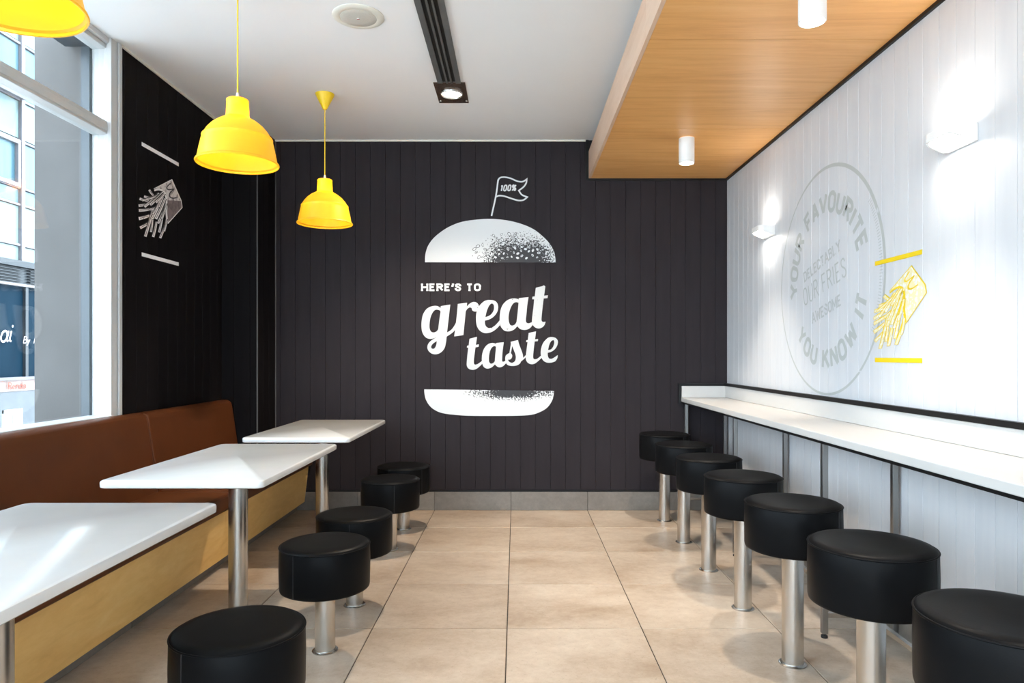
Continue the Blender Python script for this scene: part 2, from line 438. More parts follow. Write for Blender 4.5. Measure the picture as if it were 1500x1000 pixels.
# ---- window wall on the left
XG = -2.235
def jamb(parent, name, y0, y1, z0, z1):
    g = G().box(-2.27, -2.19, y0, y1, z0, z1).box(-2.19, -2.16, y0 + 0.012, y1, z0, z1)
    return bevel(g.go(name, M['white_paint'], parent), 0.002, 2)
ZT0, ZT1, ZS = 2.395, 2.462, 0.875
bays = [(1.22, 3.70), (-1.28, 1.16), (YF, -1.34)]
win = thing('window_1', 'tall white framed shop window above the tan bench with a transom bar', 'window', (XG, 1.2, ZS), kind='structure')
def wpart(g, name, m, parent=win, smooth=None):
    loc = Vector(win.location)
    return obj(name, [tuple(Vector(v) - loc) for v in g.v], g.f, m, parent, smooth)
# stepped end jamb beside the dark wall
bevel(wpart(G().box(-2.27, -2.200, 3.700, 3.758, ZS, ZC), 'jamb', M['white_paint']), 0.002)
bevel(wpart(G().box(-2.198, -2.178, 3.688, 3.758, ZS, ZC), 'jamb_moulding', M['white_paint']), 0.003)
bevel(wpart(G().box(-2.176, -2.152, 3.676, 3.758, ZS, ZC), 'jamb_moulding', M['white_paint']), 0.003)
bevel(wpart(G().box(-2.150, -2.139, 3.730, 3.757, ZS, ZC - 0.004), 'architrave', M['white_paint']), 0.002)
for k, (a, b) in enumerate(bays):
    bevel(wpart(G().box(-2.27, -2.19, a, b, ZC - 0.050, ZC), 'head_frame', M['white_paint']), 0.002)
    bevel(wpart(G().box(-2.188, -2.165, a, b, ZC - 0.028, ZC), 'head_moulding', M['white_paint']), 0.002)
    bevel(wpart(G().box(-2.27, -2.178, a, b, ZT0, ZT1), 'transom', M['white_paint']), 0.004)
    bevel(wpart(G().box(-2.215, -2.172, a, b, ZT0 + 0.012, ZT1 - 0.02), 'transom_moulding', M['white_paint']), 0.003)
    bevel(wpart(G().box(-2.28, -2.145, a, b, 0.862, ZS + 0.02), 'sill', M['white_paint']), 0.003)
    wpart(G().box(XG - 0.003, XG + 0.003, a, b, ZT1, ZC - 0.05), 'pane', M['window_glass'])
    wpart(G().box(XG - 0.003, XG + 0.003, a, b, ZS + 0.02, ZT0), 'pane', M['window_glass'])
    if k: bevel(wpart(G().box(-2.27, -2.165, b, b + 0.06, ZS, ZC), 'mullion', M['white_paint']), 0.003)

# ---- added shopfront behind the camera, unseen, glazed to admit daylight
wf = G().box(XL - 0.13, XR + 0.15, YF - 0.12, YF, 0, 0.25).box(XL - 0.13, XR + 0.15, YF - 0.12, YF, 2.75, ZC).go('wall_front', M['white_paint'])
tag(wf, 'low white upstand and lintel of the added unseen shopfront', 'wall', kind='structure')
w2 = thing('added_window', 'unseen glazed shopfront with white posts added for daylight facing the mural wall', 'window', (-0.2, YF - 0.06, 0.25), kind='structure')
for k in range(5):
    x = -1.95 + k * (3.9 / 4)
    G().box(x - 0.03, x + 0.03, -0.04, 0.04, 0, 2.5).go('mullion', M['white_paint'], w2)
    if k < 4: G().box(x + 0.03, x + 3.9 / 4 - 0.03, -0.004, 0.004, 0, 2.5).go('pane', M['window_glass'], w2)

# ---- outside
gr = G().box(-40, 14, -30, 60, -0.62, -0.5).go('ground', M['street_paving'])
tag(gr, 'grey street paving outside the window', 'street', kind='structure')
rv = G().box(-2.58, -2.285, 3.705, 4.3, -0.5, 3.6).go('trim_8', M['reveal_concrete'])
tag(rv, 'grey concrete pier standing just outside the window', 'pier', kind='structure')
rv = G().box(-2.318, -2.272, 3.682, 3.704, -0.5, ZC + 0.1).box(-2.40, -2.272, YF, 3.682, ZC - 0.045, ZC + 0.1).go('trim_9', M['blue_grey_metal'])
tag(rv, 'blue grey metal strip between window frame and concrete pier', 'trim', kind='structure')
rv = G().box(-2.58, -2.285, YF, 3.70, -0.5, 0.80).go('wall_outside', M['reveal_concrete'])
tag(rv, 'low concrete wall outside below the window sill', 'wall', kind='structure')

FX = -10.0
bd = thing('office_building', 'pale blue glazed building with a dark shopfront across the street', 'building', (FX, 14.0, -0.5))
def bpart(g, name, m, parent=bd):
    loc = Vector((FX, 14.0, -0.5))
    return obj(name, [tuple(Vector(v) - loc) for v in g.v], g.f, m, parent)
bpart(G().box(FX - 6, FX - 0.12, 4, 30, -0.5, 14), 'body', M['facade_panel'])
mull = [13.97 + 1.5 * k for k in range(-6, 9)]
for y in mull: bpart(G().box(FX - 0.12, FX + 0.05, y - 0.05, y + 0.05, 3.1, 13.5), 'mullion', M['facade_frame'])
bands = [(3.10, 3.41, 'p'), (3.46, 4.22, 'p'), (4.28, 4.56, 'g'), (4.62, 5.50, 'g'), (5.58, 6.33, 'p'), (6.40, 7.46, 'g'), (7.54, 8.6, 'p'), (8.66, 9.6, 'g'), (9.66, 10.7, 'p'), (10.76, 11.8, 'g'), (11.86, 13.4, 'p')]
for z0, z1, k in bands:
    bpart(G().box(FX - 0.12, FX + 0.03, 4.2, 29.8, z1, z1 + 0.045), 'transom', M['facade_frame'])
    for y0, y1 in zip(mull, mull[1:]):
        bpart(G().box(FX - 0.12, FX - 0.01, y0 + 0.06, y1 - 0.06, z0, z1 - 0.01), 'window_pane' if k == 'g' else 'spandrel_panel', M['facade_glass'] if k == 'g' else M['facade_panel'])
# one opening casement with a heavier frame
y0, y1 = mull[5], mull[6]
g = G()
for a in ((y0 + .08, y1 - .08, 4.58, 4.66), (y0 + .08, y1 - .08, 5.44, 5.52)): g.box(FX - .02, FX + .06, *a)
for a in ((y0 + .08, y0 + .16, 4.66, 5.44), (y1 - .16, y1 - .08, 4.66, 5.44)): g.box(FX - .02, FX + .06, *a)
bpart(g, 'casement_frame', M['facade_frame'])
bpart(G().box(FX, FX + 0.55, 13.35, 13.95, 6.36, 6.42).box(FX, FX + 0.2, 13.55, 13.65, 6.42, 6.6), 'projecting_light', M['facade_frame'])
bpart(G().box(FX - 0.12, FX + 0.12, 4, 30, 2.98, 3.10), 'fascia', M['facade_dark'])
bpart(G().box(FX - 0.12, FX - 0.02, 4, 30, 2.66, 2.98), 'louvre_back', M['facade_dark'])
for k in range(5):
    for y0, y1 in zip(mull, mull[1:]):
        if 4 <= mull.index(y0) <= 7:
            bpart(G().prism([(FX - 0.02, 2.70 + k * 0.058), (FX + 0.05, 2.69 + k * 0.058), (FX + 0.05, 2.705 + k * 0.058), (FX - 0.02, 2.725 + k * 0.058)], 'y', y0 + 0.2, y1 + 0.02), 'louvre_slat', M['facade_frame'] if k == 99 else M['facade_dark'])
bpart(G().box(FX - 0.12, FX + 0.06, 4, 30, 2.60, 2.65), 'shop_head', M['facade_frame'])
for y0, y1 in zip(mull, mull[1:]):
    bpart(G().box(FX - 0.12, FX - 0.03, y0 + 0.17, y1 + 0.09, 0.78, 2.60), 'shop_window', M['shop_glass'])
    bpart(G().box(FX - 0.12, FX + 0.03, y0 + 0.09, y0 + 0.17, 0.78, 2.60), 'shop_post', M['facade_dark'])
bpart(G().box(FX - 0.12, FX + 0.06, 4, 30, 0.72, 0.78), 'shop_sill', M['facade_frame'])
bpart(G().box(FX - 0.12, FX + 0.02, 4, 30, 0.50, 0.72), 'sign_band', M['sign_pink'])
prof = []
k = 0
y = 8.0
while y < 20:
    prof.append((FX + (0.02 if k % 2 else -0.02), y)); y += 0.035; k += 1
vv = [(a, b, z) for z in (-0.5, 0.50) for a, b in prof]; n = len(prof)
bpart(G().add(vv, [(i, i + 1, n + i + 1, n + i) for i in range(n - 1)]), 'ribbed_cladding', M['ribbed_white'])

# ================================================================== 2D print tools
def smooth(pts, closed=True, sub=4):
    """Catmull-Rom through traced points; a third entry 1 marks a sharp corner"""
    n = len(pts); out = []
    rng = range(n) if closed else range(n - 1)
    for i in rng:
        p1, p2 = pts[i], pts[(i + 1) % n]
        p0 = pts[(i - 1) % n] if (closed or i > 0) else p1
        p3 = pts[(i + 2) % n] if (closed or i + 2 < n) else p2
        if len(p1) > 2: p0 = p1
        if len(p2) > 2: p3 = p2
        for k in range(sub):
            t = k / sub
            f = lambda a, b, c, d: 0.5 * (2 * b + (c - a) * t + (2 * a - 5 * b + 4 * c - d) * t * t + (3 * b - a - 3 * c + d) * t ** 3)
            out.append((f(p0[0], p1[0], p2[0], p3[0]), f(p0[1], p1[1], p2[1], p3[1])))
    if not closed: out.append((pts[-1][0], pts[-1][1]))
    return out

def fill(g, loops, place):
    """tessellated flat shape; place maps 2D to 3D"""
    v3 = [[Vector((p[0], p[1], 0)) for p in lp] for lp in loops]
    tris = tessellate_polygon(v3)
    flat = [p for lp in loops for p in lp]
    g.add([place(p[0], p[1]) for p in flat], [t for t in tris])

def ribbon(g, pts, w, place, closed=False, w1=None):
    """constant (or tapering) width stroke along a polyline"""
    if closed: pts = pts[:-1] if math.dist(pts[0], pts[-1]) < 1e-9 else pts
    pts = [p for i, p in enumerate(pts) if i == 0 or math.dist(p, pts[i - 1]) > 1e-7]
    n = len(pts); L, R = [], []
    for i in range(n):
        p = pts[i]
        a = pts[i - 1] if (i > 0 or closed) else None
        b = pts[(i + 1) % n] if (i < n - 1 or closed) else None
        def nrm(u, v):
            d = math.dist(u, v) or 1e-9
            return (-(v[1] - u[1]) / d, (v[0] - u[0]) / d)
        if a is None: m = nrm(p, b)
        elif b is None: m = nrm(a, p)
        else:
            n1, n2 = nrm(a, p), nrm(p, b); s = (n1[0] + n2[0], n1[1] + n2[1])
            d = 1 + n1[0] * n2[0] + n1[1] * n2[1]
            m = (s[0] / d, s[1] / d) if d > 0.25 else n1
        h = (w if w1 is None else w + (w1 - w) * i / (n - 1)) / 2
        L.append((p[0] + m[0] * h, p[1] + m[1] * h)); R.append((p[0] - m[0] * h, p[1] - m[1] * h))
    v = [place(*p) for p in L] + [place(*p) for p in R]
    f = [(i, i + 1, n + i + 1, n + i) for i in range(n - 1)]
    if closed: f.append((n - 1, 0, n, 2 * n - 1))
    g.add(v, f)

def arc(cx, cy, rx, ry, a0, a1, n=8):
    return [(cx + rx * math.cos(math.radians(a0 + (a1 - a0) * k / n)), cy + ry * math.sin(math.radians(a0 + (a1 - a0) * k / n))) for k in range(n + 1)]

# stroke alphabet: cap height 1, (width, strokes)
def O_(w): return [arc(w / 2, .72, w / 2, .28, 0, 180) + arc(w / 2, .28, w / 2, .28, 180, 360) + [(w, .72)]]
GL = {
 'O': (.56, O_(.56)), '0': (.46, O_(.46)), '1': (.26, [[(.18, 0), (.18, 1), (0, .8)]]),
 'U': (.54, [[(0, 1), (0, .28)] + arc(.27, .28, .27, .28, 180, 360) + [(.54, 1)]]),
 'R': (.54, [[(0, 0), (0, 1), (.28, 1)] + arc(.28, .76, .24, .24, 90, -90) + [(0, .52)], [(.24, .52), (.56, 0)]]),
 'Y': (.58, [[(0, 1), (.29, .46), (.58, 1)], [(.29, .48), (.29, 0)]]),
 'F': (.46, [[(0, 0), (0, 1), (.46, 1)], [(0, .52), (.38, .52)]]),
 'E': (.46, [[(.46, 0), (0, 0), (0, 1), (.46, 1)], [(0, .52), (.38, .52)]]),
 'A': (.60, [[(0, 0), (.30, 1), (.60, 0)], [(.10, .30), (.50, .30)]]),
 'V': (.60, [[(0, 1), (.30, 0), (.60, 1)]]),
 'I': (.02, [[(0, 0), (0, 1)]]),
 'T': (.52, [[(0, 1), (.52, 1)], [(.26, 1), (.26, 0)]]),
 'K': (.56, [[(0, 0), (0, 1)], [(.54, 1), (.02, .40)], [(.20, .60), (.58, 0)]]),
 'N': (.56, [[(0, 0), (0, 1), (.56, 0), (.56, 1)]]),
 'W': (.84, [[(0, 1), (.20, 0), (.42, .80), (.64, 0), (.84, 1)]]),
 'M': (.74, [[(0, 0), (0, 1), (.37, .25), (.74, 1), (.74, 0)]]),
 'H': (.58, [[(0, 0), (0, 1)], [(.58, 0), (.58, 1)], [(0, .5), (.58, .5)]]),
 'D': (.56, [[(0, 0), (0, 1), (.24, 1)] + arc(.24, .68, .32, .32, 90, 0, 5) + arc(.24, .32, .32, .32, 0, -90, 5) + [(0, 0)]]),
 'L': (.44, [[(0, 1), (0, 0), (.44, 0)]]),
 'C': (.52, [arc(.27, .74, .26, .26, 15, 180) + arc(.27, .26, .26, .26, 180, 345)]),
 'B': (.52, [[(0, 0), (0, 1), (.26, 1)] + arc(.26, .77, .22, .23, 90, -90) + [(0, .54)], [(.22, .54)] + arc(.26, .27, .27, .27, 90, -90) + [(0, 0)]]),
 'S': (.50, [smooth([(.48, .80), (.40, .95), (.25, 1.0), (.06, .93), (.02, .75), (.12, .60), (.38, .44), (.49, .26), (.42, .06), (.25, 0), (.08, .05), (.0, .22)], False)]),
 "'": (.04, [[(.06, 1.0), (.0, .72)]]),
 '%': (.66, [arc(.13, .78, .13, .20, 0, 360, 10), arc(.53, .22, .13, .20, 0, 360, 10), [(.08, 0), (.58, 1)]]),
 'a': (.44, [arc(.20, .30, .20, .30, 0, 360, 12), [(.42, .60), (.40, .10), (.52, .02)]]),
 'i': (.16, [[(.04, .60), (.02, .10), (.16, .04)], [(.05, .80), (.05, .92)]]),
 'y': (.44, [[(0, .56), (.20, .04)], [(.42, .58), (.12, -.30), (-.02, -.30)]]),
 'e': (.42, [[(.02, .30), (.40, .34)] + arc(.20, .32, .20, .28, 10, 320, 12)]),
 'd': (.46, [arc(.20, .30, .20, .30, 0, 360, 12), [(.42, 1.0), (.42, 0)]]),
 'n': (.42, [[(0, 0), (0, .6)], [(0, .42)] + arc(.20, .40, .20, .20, 150, 0, 6) + [(.40, 0)]]),
}
LAY = [0.0]
def text(g, s, place, h, t, gap=0.22, serif=0.0, xs=1.0, shear=0.0, space=0.35, extra_d=0.00004):
    """strokes of a string; place(u, v, d) with u along the line, v up, d layer depth. returns advance"""
    x = 0.0
    for ch in s:
        if ch == ' ': x += space * xs; continue
        w, st = GL[ch]
        pieces = []
        for pts in st:                      # break strokes at sharp turns so that no quad twists
            cur = [pts[0]]
            for i in range(1, len(pts)):
                cur.append(pts[i])
                if i < len(pts) - 1:
                    a, b = Vector(pts[i]) - Vector(pts[i - 1]), Vector(pts[i + 1]) - Vector(pts[i])
                    if a.length > 1e-9 and b.length > 1e-9 and a.angle(b) > math.radians(100):
                        pieces.append(cur); cur = [pts[i]]
            pieces.append(cur)
        for pts in pieces:
            LAY[0] = (LAY[0] + extra_d) % (extra_d * 15)
            d = LAY[0]
            q = [((x + px * xs + shear * py) * h, (py * (1 - t / h) + 0.5 * t / h) * h) for px, py in pts]
            pl_ = lambda a, b, d=d: place(a, b, d)
            closed = math.dist(pts[0], pts[-1]) < 1e-6
            ribbon(g, q, t, pl_, closed)
            if serif:
                for e_, nb in ((q[0], q[1]), (q[-1], q[-2])):
                    if abs(e_[0] - nb[0]) < 0.75 * abs(e_[1] - nb[1]):
                        LAY[0] = (LAY[0] + extra_d) % (extra_d * 15); d2 = LAY[0]
                        sy = e_[1]
                        ribbon(g, [(e_[0] - serif * h, sy), (e_[0] + serif * h, sy)], t * 0.85, lambda a, b: place(a, b, d2))
                for c_ in q[1:-1]:
                    if abs(c_[1] - h + t / 2) < 1e-6 or abs(c_[1] - t / 2) < 1e-6:
                        if abs(c_[0] - x * h) < 0.02 * h and ch in 'ERDLBF':
                            LAY[0] = (LAY[0] + extra_d) % (extra_d * 15); d2 = LAY[0]
                            ribbon(g, [(c_[0] - serif * h, c_[1]), (c_[0] + t / 2, c_[1])], t * 0.85, lambda a, b: place(a, b, d2))
        x += (w * xs + gap)
    return x * h
def text_w(s, xs, gap, space): return sum((space * xs if c == ' ' else GL[c][0] * xs + gap) for c in s) - gap

# ================================================================== BURGER MURAL ON THE BACK WALL
PXB = YB / F      # metres per traced unit on this wall
MB = (( 716 - 756) * PXB, YB - 0.0012, H - (610 - 520) * PXB)
mural = thing('burger_mural', 'white painted burger mural lettered here\'s to great taste on the dark back wall', 'mural', MB)
def bw(px, py, d=0.0):
    return ((px - 756) * PXB - MB[0], -d, H - (py - 520) * PXB - MB[2])
def shape(name, m, outer, holes, sx, sy, sc, d, parent=mural):
    g = G()
    loops = [smooth(outer)] + [smooth(h) for h in holes]
    loops = [[(sx + x / sc, sy + y / sc) for x, y in lp] for lp in loops]
    fill(g, loops, lambda a, b: bw(a, b, d)); return g.go(name, m, parent)
c = 1
bun_mat('bun_top_print', (762 - 716) * PXB, (610 - 378) * PXB, 60 * PXB, 36 * PXB, 70)
bun_mat('bun_base_print', (752 - 716) * PXB, (610 - 574) * PXB, 68 * PXB, 13 * PXB, 80)
top_bun = shape('bun_top', M['bun_top_print'], [(163, 720, c), (166, 660), (185, 600), (220, 550), (270, 505), (340, 460), (430, 425), (540, 408), (650, 403), (760, 413), (870, 440), (960, 480), (1030, 535), (1080, 590), (1110, 650), (1120, 722, c)], [], 590, 240, 5.0, 0.0)
shape('bun_base', M['bun_base_print'], [(82, 72, c), (1440, 88, c), (1430, 160), (1405, 215), (1360, 270), (1290, 310), (1200, 338), (1050, 348), (800, 350), (550, 348), (400, 338), (280, 322), (200, 292), (140, 245), (100, 180), (85, 120)], [], 610, 560, 7.143, 0.0)
# sesame seeds of the print
rs = random.Random(4)
gw, gd = G(), G(); done = []
for k in range(900):
    a = rs.uniform(0, PI); r = math.sqrt(rs.random())
    x = 775 + 250 * r * math.cos(a) - 20; y = 690 - 185 * r * math.sin(a)
    if any(math.dist((x, y), q) < 27 for q in done) or len(done) > 62: continue
    done.append((x, y)); an = rs.uniform(0, PI); s = rs.uniform(8, 13)
    def ell(f, d, gg):
        pts = [(x + s * f * (math.cos(t) * math.cos(an) - .68 * math.sin(t) * math.sin(an)), y + s * f * (math.cos(t) * math.sin(an) + .68 * math.sin(t) * math.cos(an))) for t in [2 * PI * q / 12 for q in range(12)]]
        fill(gg, [pts], lambda p, q: bw(590 + p / 5, 240 + q / 5, d))
    if rs.random() < .85: ell(1.35, 0.0002, gd)
    ell(1.0, 0.0004, gw)
    if rs.random() < .45: ell(0.5, 0.0006, gd)
tag(gw.go('sesame_seeds', M['print_pure'], top_bun), kind='stuff'); tag(gd.go('seed_outlines', M['print_dark'], top_bun), kind='stuff')  # dark printed outlines and centres of the seeds
# flag
g = G(); q = lambda pts: [(590 + p[0] / 5, 240 + p[1] / 5) for p in pts]
ribbon(g, q(smooth([(650, 380), (682, 235), (698, 120)], False)), 2.2, lambda a, b: bw(a, b, 0))
ribbon(g, q(smooth([(697, 122), (712, 102), (745, 97), (790, 106), (840, 127), (878, 130), (908, 112, c), (904, 140), (885, 168), (850, 195, c), (872, 226), (912, 243, c), (885, 264), (848, 268), (800, 255), (745, 237), (705, 233), (680, 243)], False)), 2.1, lambda a, b: bw(a, b, 0.0002))
g.go('flag_outline', M['print_pure'], mural)
g = G()
text(g, '100%', lambda u, v, d: bw(733 + u, 280.6 - 0.035 * u - v, d), 10.0, 1.9, gap=.24, xs=.80, shear=.16, extra_d=.00004)
g.go('lettering', M['print_pure'], mural)
g = G()
H1 = lambda u, v, d: bw(618.2 + u, 426.3 - v, d)
text(g, "HERE'S TO", H1, 11.3, 2.6, gap=.385, serif=.14, xs=1.18, space=.42)
g.go('lettering', M['print_pure'], mural)
A = (605, 410, 8.333); B = (700, 405, 12.5); C = (675, 480, 10.0)
W = 'print_white'
shape('letter', M[W], [(340, 318, c), (455, 300, c), (435, 470), (415, 640, c), (470, 605), (515, 540), (532, 500, c), (530, 570, c), (500, 625), (450, 665), (410, 690, c), (403, 760), (385, 830), (345, 880), (290, 905), (235, 900), (190, 865), (175, 815), (195, 765), (235, 730), (300, 690, c), (250, 712), (200, 718), (150, 695), (115, 640), (103, 570), (107, 490), (125, 415), (165, 355), (215, 325), (265, 315), (305, 320), (336, 342, c)],
      [[(335, 380), (300, 362), (265, 368), (235, 405), (213, 460), (202, 530), (203, 590), (222, 630), (255, 640), (290, 625), (308, 600, c), (318, 520), (328, 440)], [(290, 745, c), (245, 775), (222, 810), (230, 835), (255, 838), (275, 815), (287, 780)]], *A, 0.0)
shape('letter', M[W], [(548, 292, c), (660, 277, c), (655, 325, c), (690, 290), (735, 268), (775, 275), (800, 305), (805, 345), (790, 375), (755, 385), (725, 370), (715, 340, c), (690, 335), (660, 355), (643, 385, c), (630, 520), (615, 672, c), (503, 688, c), (520, 560), (535, 430)], [], *A, 0.0003)
shape('letter', M[W], [(225, 428), (300, 440), (350, 480), (372, 550), (360, 630), (320, 700), (260, 755), (190, 790), (130, 805, c), (128, 850), (145, 905), (185, 938), (235, 940), (295, 910), (350, 860), (402, 798, c), (402, 890, c), (350, 945), (290, 993), (220, 1025), (135, 1035), (70, 1012), (15, 965), (-20, 890), (-34, 800), (-32, 700), (-10, 600), (40, 520), (110, 455), (170, 432)],
      [[(260, 490), (215, 520), (180, 585), (155, 660), (138, 742, c), (190, 725), (240, 695), (280, 640), (297, 580), (292, 520)]], *B, 0.0006)
shape('letter', M[W], [(750, 395, c), (928, 375, c), (905, 520), (890, 680), (878, 800), (895, 845), (935, 855), (995, 830, c), (1002, 890, c), (950, 945), (890, 972), (830, 975), (770, 955), (720, 905, c), (680, 955), (620, 990), (560, 1003), (490, 990), (440, 945), (410, 885), (400, 800), (403, 700), (420, 600), (460, 510), (530, 440), (610, 405), (680, 400), (725, 408), (748, 420, c)],
      [[(745, 480, c), (700, 468), (650, 490), (610, 550), (580, 630), (563, 720), (565, 810), (590, 880), (630, 898), (680, 875), (708, 830, c), (722, 720), (735, 600)]], *B, 0.0009)
shape('letter', M[W], [(1060, 205, c), (1180, 175, c), (1208, 160, c), (1235, 180, c), (1212, 350, c), (1282, 342, c), (1275, 395, c), (1205, 400, c), (1185, 560), (1168, 720), (1165, 800), (1185, 830, c), (1240, 825, c), (1220, 885), (1175, 930), (1110, 950), (1050, 930), (1010, 890), (990, 830), (1000, 700), (1018, 560), (1030, 415, c), (995, 415, c), (1000, 368, c), (1042, 362, c)], [], *B, 0.0012)
shape('letter', M[W], [(128, 160, c), (238, 132, c), (220, 250, c), (265, 242, c), (260, 278, c), (215, 285, c), (200, 400), (190, 490), (200, 535), (235, 535), (270, 515), (315, 480, c), (318, 520, c), (280, 560), (230, 600), (175, 615), (120, 600), (90, 560), (88, 500), (98, 390), (110, 292, c), (90, 290, c), (92, 262, c), (116, 258, c)], [], *C, 0.0)
shape('letter', M[W], [(520, 222, c), (630, 210, c), (612, 340), (605, 450), (607, 490), (630, 495), (662, 475, c), (660, 520, c), (620, 560), (575, 578), (530, 565), (500, 535, c), (450, 580), (390, 597), (340, 575), (315, 525), (308, 440), (320, 360), (350, 290), (400, 240), (455, 222), (500, 228), (516, 235, c)],
      [[(515, 275, c), (485, 268), (450, 295), (425, 350), (412, 430), (415, 495), (440, 525), (475, 515), (498, 490, c), (505, 400), (512, 330)]], *C, 0.0003)
shape('letter', M[W], [(730, 205, c), (838, 178, c), (850, 230), (880, 310), (905, 380), (915, 440, c), (962, 388, c), (958, 425, c), (910, 470, c), (880, 495), (868, 520), (820, 550), (750, 558), (690, 545), (660, 510), (650, 450), (660, 405), (690, 380), (712, 370, c), (725, 290), (733, 240)],
      [[(752, 265, c), (778, 330), (800, 390), (806, 440), (790, 490), (750, 512), (710, 498), (690, 465, c), (725, 462), (748, 435), (752, 400), (735, 372, c)]], *C, 0.0006)
shape('letter', M[W], [(995, 75, c), (1102, 52, c), (1088, 168, c), (1132, 162, c), (1128, 195, c), (1082, 200, c), (1070, 300), (1060, 400), (1065, 450), (1095, 460), (1130, 445), (1180, 403, c), (1182, 440, c), (1130, 490), (1080, 525), (1030, 532), (980, 510), (955, 465), (952, 420), (965, 310), (978, 208, c), (958, 210, c), (960, 182, c), (982, 178, c)], [], *C, 0.0009)
shape('letter', M[W], [(1340, 135), (1390, 150), (1420, 190), (1415, 250), (1380, 310), (1325, 350), (1272, 365, c), (1275, 410), (1290, 445), (1320, 455), (1360, 440), (1420, 398, c), (1415, 440), (1395, 478, c), (1385, 490, c), (1330, 508), (1270, 510), (1215, 485), (1180, 430), (1170, 360), (1180, 290), (1210, 215), (1265, 155), (1300, 138)],
      [[(1350, 180), (1320, 200), (1295, 250), (1278, 325, c), (1320, 315), (1350, 280), (1368, 230), (1365, 190)]], *C, 0.0012)

# ================================================================== FRIES PRINTS
def fr_uv(x, y):
    """traced sketch -> metres on the left wall (u along the wall, v height)"""
    px, py = 195 + x / 9.09, 250 + y / 9.09
    Y = F * XL / (px - 756); return Y, H - (py - 520) * Y / F
FRIES = [((85, 372), (210, 405), 34), ((145, 342), (270, 365), 30), ((212, 255), (268, 330), 30), ((72, 465), (215, 440), 36), ((75, 528), (230, 512), 38), ((75, 638), (215, 598), 44), ((92, 760), (215, 690), 40),
         ((235, 815), (258, 620), 30), ((265, 880), (310, 680), 36), ((345, 820), (395, 560), 34), ((358, 895), (440, 680), 34), ((412, 805), (445, 640), 28),
         ((150, 480), (345, 300), 36), ((120, 395), (330, 330), 28), ((225, 455), (400, 285), 40), ((160, 875), (260, 520), 38), ((250, 640), (400, 330), 40), ((300, 640), (425, 370), 40), ((330, 700), (435, 450), 34), ((215, 520), (350, 470), 30), ((300, 420), (420, 300), 36), ((262, 575), (350, 410), 26), ((380, 640), (442, 430), 30)]
CART = [(275, 240, c), (515, 118, c), (640, 400, c), (652, 490, c), (460, 705, c), (440, 560), (445, 420), (408, 290), (340, 245)]
CSIDE = [(452, 392, c), (636, 402, c), (645, 488, c), (462, 690, c), (444, 560)]
EM = [(497, 165), (458, 205), (448, 232), (470, 252), (505, 248), (538, 246), (500, 282), (482, 318), (494, 352), (530, 365), (577, 358)]
def fries(root, place, mats, fill_fry=True):
    """place(u, v, depth) with u, v in metres of the left-hand print"""
    P = lambda d: (lambda x, y: place(*fr_uv(x, y), d))
    g = G(); fill(g, [smooth(CART)], P(0.0)); g.go('carton', mats[0], root)
    g = G(); fill(g, [smooth(CSIDE)], P(0.0001)); g.go('carton_side', mats[1], root)
    g = G(); ribbon(g, [(p[0], p[1]) for p in [(275, 240), (515, 118), (640, 400), (652, 490), (460, 705)]], 9, P(0.00015)); g.go('carton_edge', mats[4], root)
    g = G(); ribbon(g, smooth([(280, 262), (330, 250), (385, 262), (425, 305), (442, 380), (444, 470), (442, 560), (455, 690)], False), 24, P(0.0002)); g.go('carton_lip', mats[4], root)
    g = G(); ribbon(g, smooth(EM, False), 15, P(0.00015)); g.go('carton_emblem', mats[2], root)
    for i, (a, b, w) in enumerate(FRIES):
        d = 0.0003 + i * 0.00002
        n = (a[0] - b[0], a[1] - b[1]); L = math.hypot(*n); n = (n[0] / L, n[1] / L)
        g = G(); ribbon(g, [(a[0] + n[0] * 5, a[1] + n[1] * 5), b], w + 9, P(d)); og = g.go('fry', mats[2], root)
        g = G(); ribbon(g, [a, ((a[0] + b[0]) / 2 + n[1] * 5, (a[1] + b[1]) / 2 - n[0] * 5), b], w - 4, P(d + 0.000007), w1=w * 0.6); g.go('fry_face', mats[3], og)
        g = G(); ribbon(g, [(a[0] - n[0] * 14, a[1] - n[1] * 14), (b[0] + n[0] * 10, b[1] + n[1] * 10)], w * 0.22, P(d + 0.000014)); g.go('fry_stripe', mats[1], og)  # narrow printed stripe along the fry
FL = (XL + 0.0005, 4.19, 1.79)
fp = thing('fries_print', 'white sketch of fries spilling from a carton on the near black left wall', 'wall print', FL)
fries(fp, lambda u, v, d: (d, u - FL[1], v - FL[2]), [M['print_sketch'], M['print_sketch_dark'], M['print_dark'], M['print_fry'], M['print_fry']])
for z0 in (2.418, 1.784):
    G().box(0, 0.0006, 3.97 - FL[1], 4.405 - FL[1], z0 - FL[2], z0 + 0.022 - FL[2]).go('bar', M['print_bright'], fp)

FR = (XR - 0.0014, 3.0, 1.19)
fp = thing('fries_print', 'yellow sketch of fries spilling from a carton on the pale boarded wall', 'wall print', FR)
def fr_right(u, v, d):
    s = 0.797; uu = (u - 3.93) * s; vv = (v - 1.921) * 0.84
    return (-d, 3.204 - uu - FR[1], 1.262 + vv - FR[2])
fries(fp, fr_right, [M['print_yellow_pale'], M['print_yellow_pale'], M['print_yellow'], M['print_yellow_pale'], M['print_yellow']])
for z0 in (1.627, 1.184):
    o = G().box(-0.0006, 0, 2.818 - FR[1], 3.188 - FR[1], z0 - FR[2], z0 + 0.020 - FR[2]).go('bar', M['print_bar'], fp)

